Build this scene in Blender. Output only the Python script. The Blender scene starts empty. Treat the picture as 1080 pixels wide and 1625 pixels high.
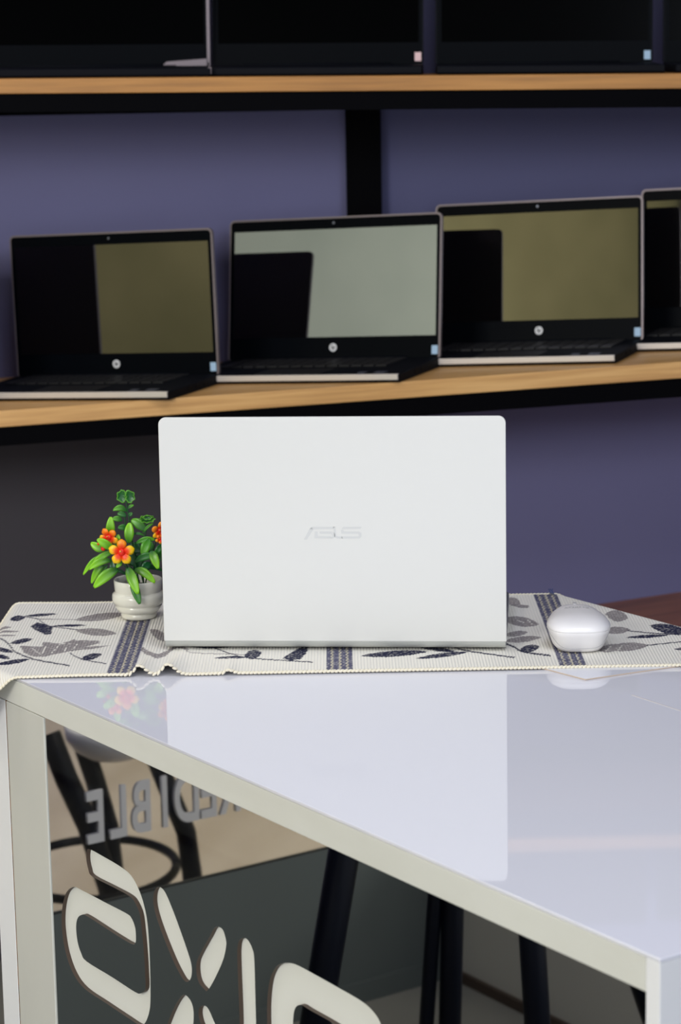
import bpy, bmesh, math, random
import numpy as np
from math import sin, cos, pi, atan, radians, sqrt, atan2
from mathutils import Vector, Matrix
random.seed(4)
# ------------------------------------------------------------------ camera
F = 3800.0                       # focal length in pixels of the 1080x1625 frame
CAM = Vector((0, 0, 1.515))
P = atan((812.5 - 90) / F); ROLL = 0.018
Fv = Vector((0, cos(P), -sin(P))); U0 = Vector((0, sin(P), cos(P))); R0 = Vector((1, 0, 0))
Rr = R0 * cos(ROLL) - U0 * sin(ROLL); Ur = R0 * sin(ROLL) + U0 * cos(ROLL)
sc = bpy.context.scene; C = sc.collection
cd = bpy.data.cameras.new('camera'); cam = bpy.data.objects.new('camera', cd); C.objects.link(cam)
cd.sensor_fit = 'VERTICAL'; cd.sensor_height = 36; cd.sensor_width = 24; cd.lens = F / 1625 * 36
cd.clip_start = 0.05; cd.clip_end = 60
M = Matrix((Rr, Ur, -Fv)).transposed().to_4x4(); M.translation = CAM; cam.matrix_world = M
cd.dof.use_dof = True; cd.dof.focus_distance = 2.42; cd.dof.aperture_fstop = cd.lens / 1000 / 0.0085
sc.camera = cam
# ------------------------------------------------------------------ world, light, exposure
w = bpy.data.worlds.new('daylight'); sc.world = w; w.use_nodes = True
w.node_tree.nodes['Background'].inputs[0].default_value = (0.88, 0.92, 1.0, 1)
w.node_tree.nodes['Background'].inputs[1].default_value = 1.5
def area(name, loc, target, size, power, col):
    l = bpy.data.lights.new(name, 'AREA'); l.shape = 'RECTANGLE'; l.size, l.size_y = size; l.energy = power; l.color = col
    o = bpy.data.objects.new(name, l); C.objects.link(o); o.location = loc
    o.rotation_euler = (Vector(target) - Vector(loc)).to_track_quat('-Z', 'Y').to_euler(); return o
area('fill_key', (-2.4, -1.2, 2.3), (0.0, 2.1, 0.85), (1.3, 1.1), 76, (1.0, 0.98, 0.93))  # unseen key light added front-left to brighten the table rail
area('fill_cool', (1.5, -0.7, 2.6), (0.3, 2.0, 0.8), (1.2, 1.2), 34, (0.80, 0.87, 1.0))  # added fill from front right, lifts the white side panel
area('fill_wall', (-1.7, 0.0, 2.95), (-3.4, 0.0, 1.6), (3.0, 0.5), 125, (1.0, 0.97, 0.88))  # added to brighten the left wall that the screens reflect
area('fill_table', (0.3, 1.5, 2.95), (0.15, 2.0, 0.9), (0.9, 0.9), 24, (0.93, 0.95, 1.0))  # overhead fill added for the tabletop, no real lamp
area('fill_shelf', (-0.9, 2.3, 2.95), (-0.4, 3.8, 1.25), (0.8, 0.3), 9, (0.82, 0.82, 1.0))  # added light for the left wall bay behind the shelves
area('fill_corner', (-2.4, 3.1, 2.95), (-2.4, 3.2, 0), (0.8, 0.8), 16, (1.0, 0.93, 0.82))  # added to light the marble corner reflected in the table panel
sc.view_settings.view_transform = 'Standard'; sc.view_settings.look = 'None'
sc.view_settings.exposure = 0.12; sc.view_settings.gamma = 1.0; sc.view_settings.use_curve_mapping = False

# ------------------------------------------------------------------ helpers
def ray(u, v): return Fv + Rr * ((u - 540) / F) - Ur * ((v - 812.5) / F)
def onz(u, v, z):
    d = ray(u, v); return CAM + d * ((z - CAM.z) / d.z)
def ony(u, v, y):
    d = ray(u, v); return CAM + d * ((y - CAM.y) / d.y)
def onplane(u, v, p, n):
    d = ray(u, v); return CAM + d * ((p - CAM).dot(n) / d.dot(n))
def lin(c):
    c = c / 255.0; return c / 12.92 if c <= 0.04045 else ((c + 0.055) / 1.055) ** 2.4
def rgb(r, g, b): return (lin(r), lin(g), lin(b), 1)
MATS = {}
def mat(name, col, rough=0.5, metal=0.0, spec=0.5, ior=1.5, coat=0.0, noise=None, emit=None):
    m = bpy.data.materials.new(name); m.use_nodes = True; nt = m.node_tree; b = nt.nodes['Principled BSDF']
    b.inputs['Base Color'].default_value = col; b.inputs['Roughness'].default_value = rough
    b.inputs['Metallic'].default_value = metal; b.inputs['Specular IOR Level'].default_value = spec
    b.inputs['IOR'].default_value = ior; b.inputs['Coat Weight'].default_value = coat
    if noise:                                   # (scale, amount, second colour, stretch)
        tc = nt.nodes.new('ShaderNodeTexCoord'); mp = nt.nodes.new('ShaderNodeMapping'); nz = nt.nodes.new('ShaderNodeTexNoise')
        mx = nt.nodes.new('ShaderNodeMix'); mx.data_type = 'RGBA'; rp = nt.nodes.new('ShaderNodeMapRange')
        mp.inputs['Scale'].default_value = noise[3] if len(noise) > 3 else (1, 1, 1)
        nz.inputs['Scale'].default_value = noise[0]; nz.inputs['Detail'].default_value = 4
        nt.links.new(tc.outputs['Object'], mp.inputs[0]); nt.links.new(mp.outputs[0], nz.inputs['Vector'])
        rp.inputs[1].default_value = 0.35; rp.inputs[2].default_value = 0.68; rp.inputs[4].default_value = noise[1]
        nt.links.new(nz.outputs['Fac'], rp.inputs[0]); nt.links.new(rp.outputs[0], mx.inputs[0])
        mx.inputs[6].default_value = col; mx.inputs[7].default_value = noise[2]
        nt.links.new(mx.outputs[2], b.inputs['Base Color'])
    MATS[name] = m; return m
def colmat(name, rough=0.45, attr='Col', spec=0.5):
    m = mat(name, (1, 1, 1, 1), rough, spec=spec); nt = m.node_tree
    a = nt.nodes.new('ShaderNodeAttribute'); a.attribute_name = attr
    nt.links.new(a.outputs['Color'], nt.nodes['Principled BSDF'].inputs['Base Color']); return m
def obj(name, bm, m, parent=None, smooth=False, bevel=0, segs=2):
    me = bpy.data.meshes.new(name); bmesh.ops.recalc_face_normals(bm, faces=bm.faces); bm.to_mesh(me); bm.free()
    for mm in (m if isinstance(m, (list, tuple)) else [m]): me.materials.append(mm)
    o = bpy.data.objects.new(name, me); C.objects.link(o)
    if smooth:
        for f in me.polygons: f.use_smooth = True
    if bevel:
        md = o.modifiers.new('bevel', 'BEVEL'); md.width = bevel; md.segments = segs; md.limit_method = 'ANGLE'; md.angle_limit = 0.6
        for f in me.polygons: f.use_smooth = True
        md.harden_normals = True
    if parent: o.parent = parent
    return o
def tag(o, label=None, cat=None, group=None, kind=None):
    if label: o['label'] = label
    if cat: o['category'] = cat
    if group: o['group'] = group
    if kind: o['kind'] = kind
    return o
def thing(name, label, cat, mw=None, group=None):
    o = bpy.data.objects.new(name, None); C.objects.link(o); o.empty_display_size = 0.02
    if mw is not None: o.matrix_world = mw if isinstance(mw, Matrix) else Matrix.Translation(mw)
    return tag(o, label, cat, group)
def box(bm, x0, x1, y0, y1, z0, z1):
    vs = [bm.verts.new((x, y, z)) for x in (x0, x1) for y in (y0, y1) for z in (z0, z1)]
    for f in ((0, 1, 3, 2), (4, 6, 7, 5), (0, 4, 5, 1), (2, 3, 7, 6), (0, 2, 6, 4), (1, 5, 7, 3)):
        bm.faces.new([vs[i] for i in f])
    return vs
def BX(*a):
    bm = bmesh.new(); box(bm, *a); return bm
def prism(bm, pts, z0, z1):
    lo = [bm.verts.new((p[0], p[1], z0)) for p in pts]; hi = [bm.verts.new((p[0], p[1], z1)) for p in pts]
    bm.faces.new(hi); bm.faces.new(lo[::-1]); n = len(pts)
    for i in range(n): bm.faces.new((lo[i], lo[(i + 1) % n], hi[(i + 1) % n], hi[i]))
    return lo + hi
def rrect(x0, x1, y0, y1, r, n=6):
    out = []
    for cx, cy, a0 in ((x1 - r, y1 - r, 0), (x0 + r, y1 - r, pi / 2), (x0 + r, y0 + r, pi), (x1 - r, y0 + r, 1.5 * pi)):
        for k in range(n + 1):
            a = a0 + pi / 2 * k / n; out.append((cx + r * cos(a), cy + r * sin(a)))
    return out
def tube(bm, pts, rad, n=8, cap=True):
    pts = [Vector(p) for p in pts]; rings = []; L = len(pts); ref = None
    for i, p in enumerate(pts):
        t = (pts[min(i + 1, L - 1)] - pts[max(i - 1, 0)]).normalized()
        if ref is None: ref = t.orthogonal().normalized()
        a = (ref - t * ref.dot(t)).normalized(); ref = a; b = t.cross(a)
        r = rad[i] if isinstance(rad, (list, tuple)) else rad
        rings.append([bm.verts.new(p + a * (r * cos(2 * pi * k / n)) + b * (r * sin(2 * pi * k / n))) for k in range(n)])
    for i in range(L - 1):
        for k in range(n): bm.faces.new((rings[i][k], rings[i][(k + 1) % n], rings[i + 1][(k + 1) % n], rings[i + 1][k]))
    if cap: bm.faces.new(rings[0][::-1]); bm.faces.new(rings[-1])
def lathe(bm, prof, n=48):
    rings = []
    for r, z in prof:
        rings.append([bm.verts.new((0, 0, z))] if r < 1e-6 else [bm.verts.new((r * cos(2 * pi * k / n), r * sin(2 * pi * k / n), z)) for k in range(n)])
    for a, b in zip(rings, rings[1:]):
        for k in range(n):
            k2 = (k + 1) % n
            if len(a) == 1 and len(b) == 1: continue
            if len(a) == 1: bm.faces.new((a[0], b[k2], b[k]))
            elif len(b) == 1: bm.faces.new((a[k], a[k2], b[0]))
            else: bm.faces.new((a[k], a[k2], b[k2], b[k]))
def catmull(pts, n=5, closed=True):
    out = []; L = len(pts)
    for i in range(L if closed else L - 1):
        if closed: a, b, c, d = pts[i - 1], pts[i], pts[(i + 1) % L], pts[(i + 2) % L]
        else: a, b, c, d = pts[max(i - 1, 0)], pts[i], pts[i + 1], pts[min(i + 2, L - 1)]
        for k in range(n):
            t = k / n
            out.append(tuple(0.5 * (2 * b[j] + (c[j] - a[j]) * t + (2 * a[j] - 5 * b[j] + 4 * c[j] - d[j]) * t * t + (3 * b[j] - a[j] - 3 * c[j] + d[j]) * t ** 3) for j in range(len(b))))
    if not closed: out.append(tuple(pts[-1]))
    return out
def text_mesh(body, size, depth, sx=1.0, bold=0.0, spacing=1.0):
    cu = bpy.data.curves.new('lettering', 'FONT'); cu.body = body; cu.size = size; cu.extrude = depth; cu.offset = bold
    cu.space_character = spacing; cu.align_x = 'CENTER'; cu.align_y = 'CENTER'
    o = bpy.data.objects.new('tmp', cu); C.objects.link(o); bpy.context.view_layer.update()
    me = bpy.data.meshes.new_from_object(o.evaluated_get(bpy.context.evaluated_depsgraph_get()))
    bpy.data.objects.remove(o); bm = bmesh.new(); bm.from_mesh(me); bpy.data.meshes.remove(me)
    for v in bm.verts: v.co.x *= sx
    return bm
def fill_mesh(loops, t):                        # flat plate of thickness t with holes, local xy
    cu = bpy.data.curves.new('plate', 'CURVE'); cu.dimensions = '2D'; cu.fill_mode = 'BOTH'; cu.extrude = t / 2
    for lp in loops:
        s = cu.splines.new('POLY'); s.points.add(len(lp) - 1); s.use_cyclic_u = True
        for i, p in enumerate(lp): s.points[i].co = (p[0], p[1], 0, 1)
    o = bpy.data.objects.new('tmp', cu); C.objects.link(o); bpy.context.view_layer.update()
    me = bpy.data.meshes.new_from_object(o.evaluated_get(bpy.context.evaluated_depsgraph_get()))
    bpy.data.objects.remove(o); bm = bmesh.new(); bm.from_mesh(me); bpy.data.meshes.remove(me); return bm

# ------------------------------------------------------------------ materials
m_wallblue = mat('wall_blue_paint', rgb(108, 108, 150), 0.7, noise=(1.5, 0.5, rgb(98, 97, 140)))
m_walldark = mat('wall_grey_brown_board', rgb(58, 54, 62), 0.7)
m_cream = mat('wall_cream_paint', rgb(172, 163, 116), 0.8, noise=(2.2, 0.8, rgb(136, 132, 88)))
m_sage = mat('reflected_sage_board', rgb(222, 232, 218), 0.8, noise=(3.0, 0.5, rgb(196, 208, 196)))
m_ceiling = mat('ceiling_dark_paint', rgb(60, 60, 66), 0.9)
m_floor = mat('floor_grey_vinyl', rgb(128, 126, 118), 0.6, noise=(4, 0.5, rgb(108, 106, 100)))
m_marble = mat('floor_beige_marble', rgb(238, 222, 200), 0.35, noise=(2.0, 0.8, rgb(212, 194, 170), (1, 2.5, 1)))
m_sill = mat('sill_grey_paint', rgb(78, 84, 83), 0.6)
m_blackmetal = mat('black_steel', (0.0012, 0.0012, 0.002, 1), 0.6, spec=0.03)
m_black = mat('black_paint', (0.002, 0.002, 0.003, 1), 0.6, spec=0.1)
m_top = mat('tabletop_white_gloss', rgb(226, 227, 237), 0.025, ior=1.52)
m_rail = mat('table_rail_cream_laminate', rgb(218, 219, 213), 0.22, noise=(5, 0.35, rgb(196, 195, 184), (1, 1, 3)))
m_leg = mat('table_leg_greyish_laminate', rgb(205, 205, 199), 0.35, noise=(6, 0.4, rgb(190, 190, 182), (1, 1, .4)))
m_white = mat('white_board', rgb(232, 233, 236), 0.3)
m_edge = mat('cut_edge_brown', rgb(70, 55, 45), 0.5)
m_rust = mat('rust_seam', rgb(150, 104, 50), 0.8, noise=(60, 1.0, rgb(70, 60, 50)))
m_letter = mat('letter_cream_acrylic', rgb(226, 227, 222), 0.4)
m_lid = mat('laptop_silver_white', rgb(212, 212, 209), 0.38, spec=0.4)
m_logo = mat('logo_grey_silver', rgb(200, 201, 200), 0.35)
m_hinge = mat('laptop_hinge_silver', rgb(176, 178, 174), 0.35)
m_base = mat('laptop_base_dark_silver', rgb(110, 114, 128), 0.35, metal=0.6)
m_key = mat('keyboard_black', rgb(22, 22, 25), 0.5)
m_silver = mat('laptop_lip_silver', rgb(215, 208, 200), 0.35, metal=0.35)
m_rim = mat('laptop_rim_grey', rgb(128, 118, 122), 0.4, metal=0.4)
m_deck = mat('laptop_deck_dark', rgb(14, 16, 22), 0.6, spec=0.08)
m_bezel = mat('bezel_black', (0.0015, 0.0022, 0.0035, 1), 0.4, spec=0.03)
m_screen = mat('screen_glossy_black', (0.001, 0.001, 0.001, 1), 0.03, ior=2.35)
m_screen_dim = mat('screen_black', (0.0004, 0.0005, 0.0006, 1), 0.2, spec=0.02)
m_badge = mat('badge_silver', rgb(222, 222, 222), 0.4)
m_stick = mat('sticker_pale_blue', rgb(160, 190, 215), 0.5)
m_stick2 = mat('sticker_pink_white', rgb(225, 190, 190), 0.5)
m_mouse = mat('mouse_white_plastic', rgb(236, 234, 235), 0.3)
m_mousegrey = mat('mouse_grey_print', rgb(176, 176, 178), 0.5)
m_pot = mat('pot_white_ceramic', rgb(226, 224, 212), 0.18, coat=0.3)
m_soil = mat('pot_filler_dark', rgb(30, 40, 26), 0.9)
m_stem = mat('stem_dark_green', rgb(22, 70, 34), 0.4)
m_leaf = colmat('leaf_plastic', 0.35)
m_petal = colmat('petal_plastic', 0.4)
m_hem = mat('hem_cream_thread', rgb(236, 229, 208), 0.85, noise=(400, 0.4, rgb(214, 206, 186)))
m_sheet = mat('sheet_white_acrylic', rgb(226, 228, 238), 0.06)
m_sheetedge = mat('seam_tan', rgb(196, 178, 160), 0.6)
m_glassletter = mat('letter_grey_film', rgb(178, 176, 178), 0.5)
m_seat = mat('stool_seat_white', rgb(232, 230, 232), 0.4)
m_chairleg = mat('stool_navy_black_legs', rgb(8, 11, 22), 0.45, spec=0.12)

def wood(name, c1, c2, c3):
    m = mat(name, c1, 0.45); nt = m.node_tree; b = nt.nodes['Principled BSDF']
    tc = nt.nodes.new('ShaderNodeTexCoord'); mp = nt.nodes.new('ShaderNodeMapping'); mp.inputs['Scale'].default_value = (1.2, 14, 30)
    nz = nt.nodes.new('ShaderNodeTexNoise'); nz.inputs['Scale'].default_value = 4; nz.inputs['Detail'].default_value = 6
    cr = nt.nodes.new('ShaderNodeValToRGB'); e = cr.color_ramp.elements
    e[0].position = 0.35; e[0].color = c3; e[1].position = 0.65; e[1].color = c2; k = e.new(0.5); k.color = c1
    nt.links.new(tc.outputs['Object'], mp.inputs[0]); nt.links.new(mp.outputs[0], nz.inputs['Vector'])
    nt.links.new(nz.outputs['Fac'], cr.inputs[0]); nt.links.new(cr.outputs[0], b.inputs['Base Color']); return m
m_wood = wood('shelf_oak', rgb(206, 158, 96), rgb(218, 172, 110), rgb(190, 142, 84))
m_wood_up = wood('shelf_oak_amber', rgb(172, 118, 50), rgb(184, 128, 58), rgb(154, 104, 42))
m_brown = wood('shelf_walnut', rgb(150, 100, 80), rgb(164, 110, 86), rgb(128, 86, 70))

def mirror_mat():
    m = bpy.data.materials.new('panel_black_mirror_acrylic'); m.use_nodes = True; nt = m.node_tree
    b = nt.nodes['Principled BSDF']; b.inputs['Base Color'].default_value = (0.62, 0.63, 0.62, 1)
    b.inputs['Metallic'].default_value = 1.0; b.inputs['Roughness'].default_value = 0.015; return m
m_mirror = mirror_mat()
def glass_mat():
    m = bpy.data.materials.new('clear_glass'); m.use_nodes = True; nt = m.node_tree
    for n in list(nt.nodes):
        if n.type == 'BSDF_PRINCIPLED': nt.nodes.remove(n)
    t = nt.nodes.new('ShaderNodeBsdfTransparent'); g = nt.nodes.new('ShaderNodeBsdfGlossy'); g.inputs['Roughness'].default_value = 0.02
    fr = nt.nodes.new('ShaderNodeFresnel'); fr.inputs[0].default_value = 1.45; mx = nt.nodes.new('ShaderNodeMixShader')
    nt.links.new(fr.outputs[0], mx.inputs[0]); nt.links.new(t.outputs[0], mx.inputs[1]); nt.links.new(g.outputs[0], mx.inputs[2])
    nt.links.new(mx.outputs[0], nt.nodes['Material Output'].inputs[0]); return m
m_glass = glass_mat()

# ------------------------------------------------------------------ room
def struct(name, bm, m): return tag(obj(name, bm, m), kind='structure')
YS, YW = 3.5, 3.90
struct('floor', BX(-3.4, 2.6, -3.2, YW, -0.05, 0), m_floor)
struct('ceiling', BX(-3.4, 2.6, -3.2, YW, 3.0, 3.05), m_ceiling)
struct('wall_back', BX(-3.4, 2.6, YW, YW + 0.1, 0, 3.0), m_wallblue)
struct('wall_right', BX(2.6, 2.7, -3.2, YW, 0, 3.0), m_walldark)
struct('wall_left', BX(-3.5, -3.4, -3.2, YW, 0, 3.0), m_cream)
# ------------------------------------------------------------------ table
T = 0.9
P0 = onz(1047, 1522, T); A = Vector((-0.565, 0.825, 0)).normalized(); B = Vector((0.825, 0.565, 0)).normalized()
N_out = -B; Z = Vector((0, 0, 1))
V1 = P0 + A * 1.034; V2 = Vector((-0.37, 2.70, T)); Q = Vector((0.237, 2.70, T)); P1 = P0 + B * 0.664
POLY = [P0, P1, Q, V2, V1]
tbl = thing('display_table', 'white glossy display table with a black mirrored sign panel on its left side', 'table', Vector((0.1, 2.2, 0)))
def tpart(name, bm, m, **k):
    for v in bm.verts: v.co -= Vector((0.1, 2.2, 0))
    return obj(name, bm, m, tbl, **k)
bm = bmesh.new(); prism(bm, [(p.x, p.y) for p in POLY], T - 0.003, T); tpart('tabletop', bm, m_top, bevel=0.0006, segs=2)
def board(p, q, th, z0, z1, inset=0.0):         # upright board along p->q, thickness to the left side of p->q
    d = (q - p); d.z = 0; d.normalize(); n = Vector((-d.y, d.x, 0)); bm = bmesh.new()
    pts = [p + n * inset, q + n * inset, q + n * (inset + th), p + n * (inset + th)]
    prism(bm, [(t.x, t.y) for t in pts], z0, z1); return bm
# polygon runs anticlockwise: the inside is on the left of each edge
tpart('side_panel', board(P0, P1, 0.0145, 0.0, T - 0.0032), m_white, bevel=0.0006)
tpart('side_panel', board(P1, Q, 0.015, 0.0, T - 0.0032, 0.001), m_white)
tpart('side_panel', board(Q, V2, 0.015, 0.0, T - 0.0032, 0.001), m_white)
tpart('side_panel', board(V2, V1, 0.015, 0.0, T - 0.0032, 0.001), m_white)
def onA(s, off=0.0): return P0 + A * s + B * off
tpart('rail', board(onA(1.034), onA(0.0148), 0.03, 0.871, T - 0.0032), m_rail, bevel=0.0008)
tpart('leg', board(onA(0.995), onA(0.913), 0.05, 0.0, 0.8704), m_leg, bevel=0.001)
tpart('leg_panel', board(onA(1.034), onA(0.9968), 0.02, 0.0, 0.8704), m_white, bevel=0.001)['label'] = 'whiter board left of the leg'
tpart('rusty_seam', board(onA(0.9966), onA(0.9953), 0.003, 0.30, 0.8704, 0.0004), m_rust)
# mirrored panel with letters cut through it
REC, TH = 0.0015, 0.0045
PF = P0 + B * REC
def sz(u, v):
    p = onplane(u, v, PF, B); return ((p - PF).dot(A), p.z - T)
def zpts(raw, ox, oy, s): return [(ox + x / s, oy + y / s) for x, y in raw]
g1 = [(275,92),(350,132),(440,185),(500,235),(545,320),(575,420),(590,520),(600,700),(603,880),(597,960),(575,1022),(545,1035),(480,995),(360,915),(250,840),(190,760),(150,650),(130,530),(128,440),(140,360),(160,315),(195,295),(240,315),(360,378),(470,435),(500,460),(520,510),(525,560),(522,595),(500,600),(400,540),(265,453),(232,446),(212,465),(205,510),(212,585),(232,650),(262,695),(400,780),(520,858),(552,864),(575,840),(574,760),(567,640),(556,520),(545,440),(520,380),(488,343),(400,295),(290,238),(270,200),(260,150),(262,108)]
g2 = [[(652,295),(680,322),(715,400),(760,520),(808,660),(823,720),(822,772),(808,800),(788,800),(765,770),(720,680),(660,530),(625,420),(618,350),(630,305)],
      [(965,508),(990,525),(1005,570),(1008,612),(990,690),(945,790),(908,850),(890,842),(863,808),(850,760),(850,700),(870,650),(920,560),(943,517)],
      [(785,872),(815,900),(832,950),(832,1029),(815,1090),(765,1180),(735,1210),(705,1190),(690,1140),(686,1060),(700,1010),(730,940),(760,890)],
      [(885,930),(910,945),(945,1020),(1000,1150),(1012,1210),(1000,1250),(980,1250),(950,1200),(885,1060),(862,990),(864,945)]]
g3 = [(82,535),(105,545),(128,590),(137,640),(142,800),(147,1000),(150,1180),(140,1225),(110,1215),(78,1170),(68,1100),(62,900),(54,700),(52,600),(60,550)]
g4o = [(300,660),(345,668),(430,712),(560,785),(680,855),(740,910),(775,969),(800,1060),(812,1200),(812,1400),(790,1470),(740,1465),(480,1310),(300,1200),(240,1140),(208,1050),(202,950),(203,850),(215,750),(240,690),(268,666)]
g4i = [(372,873),(420,900),(530,962),(570,992),(600,1060),(612,1150),(612,1230),(595,1262),(560,1250),(400,1150),(350,1100),(335,1030),(333,950),(343,890)]
L1 = [sz(*p) for p in catmull(zpts(g1, 60, 1320, 3.375), 4)]
L2s = [[sz(*p) for p in catmull(zpts(g, 60, 1320, 3.375), 4)] for g in g2]
L3 = [sz(*p) for p in catmull(zpts(g3, 360, 1320, 3.176), 4)]
L4o = [sz(*p) for p in catmull(zpts(g4o, 360, 1320, 3.176), 4)]
L4i = [sz(*p) for p in catmull(zpts(g4i, 360, 1320, 3.176), 4)]
def place(bm, off):                              # (s, z-T, inward) -> world
    for v in bm.verts: v.co = PF + A * v.co.x + Z * v.co.y + B * (off + v.co.z)
    return bm
outer = [(0.013, -0.83), (0.914, -0.83), (0.914, -0.0285), (0.013, -0.0285)]
def panel_obj(loops, name):
    bm = place(fill_mesh(loops, TH), TH / 2)
    for f in bm.faces:
        f.normal_update(); f.material_index = 0 if abs(f.normal.dot(B)) > 0.7 else 1
    return tpart(name, bm, [m_mirror, m_edge])
pan = panel_obj([outer, L1] + L2s + [L3, L4o], 'mirrored_panel'); pan['label'] = 'black mirrored sign panel with letters cut through it'
def letter(loops, nm='letter'):
    bm = place(fill_mesh(loops, 0.002), TH + 0.001); o = tpart(nm, bm, m_letter); o.parent = pan; return o
letter([L1]); letter(L2s); letter([L3]); letter([L4o])
isl = panel_obj([L4i], 'panel_inset'); isl.parent = pan
# hairline seam on the tabletop
bm = bmesh.new(); a, b = onz(1002, 1103, T), onz(1110, 1138, T); d = (b - a).normalized(); n = Vector((-d.y, d.x, 0)) * 0.0007
prism(bm, [(t.x, t.y) for t in (a - n, b - n, b + n, a + n)], T - 0.0005, T + 0.0002); tpart('hairline_seam', bm, mat('seam_pale', rgb(214, 208, 206), 0.4))

# ------------------------------------------------------------------ wall shelves (frame, boards)
si = 3.124 * pi / 180
ex = Vector((cos(si), 0, sin(si))); ez = Vector((-sin(si), 0, cos(si))); ey = Vector((0, 1, 0))
a0 = ony(0, 652, YS)
def mw(o, x, y, z):
    m = Matrix((x, y, z)).transposed().to_4x4(); m.translation = o; return m
sh = thing('wall_shelf', 'lower oak shelf sloping up to the right, carrying the row of open laptops', 'shelf', mw(a0, ex, ey, ez))
obj('board', BX(-1.0, 1.6, 0.0, YW - YS, -0.0245, 0), m_wood, sh, bevel=0.001)
obj('beam', BX(-1.0, 1.6, 0.004, 0.05, -0.053, -0.0247), m_blackmetal, sh)
u0 = ony(0, 125, YS); su = atan2(ony(1080, 116.5, YS).z - u0.z, ony(1080, 116.5, YS).x - u0.x)
exu = Vector((cos(su), 0, sin(su))); ezu = Vector((-sin(su), 0, cos(su)))
su_ = thing('wall_shelf', 'upper level oak shelf at eye height with black screens standing on it', 'shelf', mw(u0, exu, ey, ezu))
obj('board', BX(-1.0, 1.6, 0.0, YW - YS, -0.0215, 0), m_wood_up, su_, bevel=0.001)
obj('beam', BX(-1.0, 1.6, 0.004, 0.05, -0.048, -0.0217), m_blackmetal, su_)
c1 = ony(1080, 939, YW); sb = 7.6 * pi / 180
exb = Vector((cos(sb), 0, sin(sb))); ezb = Vector((-sin(sb), 0, cos(sb)))
sh3 = tag(obj('wall_shelf', BX(-0.45, 1.0, -0.6, 0.0, -0.03, 0), m_brown, bevel=0.001), 'dark walnut shelf low against the wall, behind the right end of the table runner', 'shelf')
sh3.matrix_world = mw(c1, exb, ey, ezb)
p_ = ony(546, 190, YW - 0.03); q_ = ony(603, 190, YW - 0.03)
tag(obj('metal_post', BX(p_.x + 0.0015, q_.x + 0.001, YW - 0.03, YW - 0.001, 0, 2.9), m_blackmetal), 'black vertical steel post between two wall bays behind the laptops', 'post')
# darker board on the lower left of the wall
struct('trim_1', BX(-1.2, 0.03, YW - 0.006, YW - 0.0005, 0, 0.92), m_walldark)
struct('trim_shade', BX(0.05, 1.6, YW - 0.004, YW - 0.0005, 1.1, 1.47), mat('wall_blue_shaded', rgb(88, 89, 130), 0.7))  # right bay coloured a darker blue for the weaker light there
# black wall frame under the upper shelf, also standing in for its shadow
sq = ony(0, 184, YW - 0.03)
struct('trim_2', BX(-1.3, 1.5, YW - 0.028, YW - 0.0005, sq.z, sq.z + 0.03), m_blackmetal)

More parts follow.
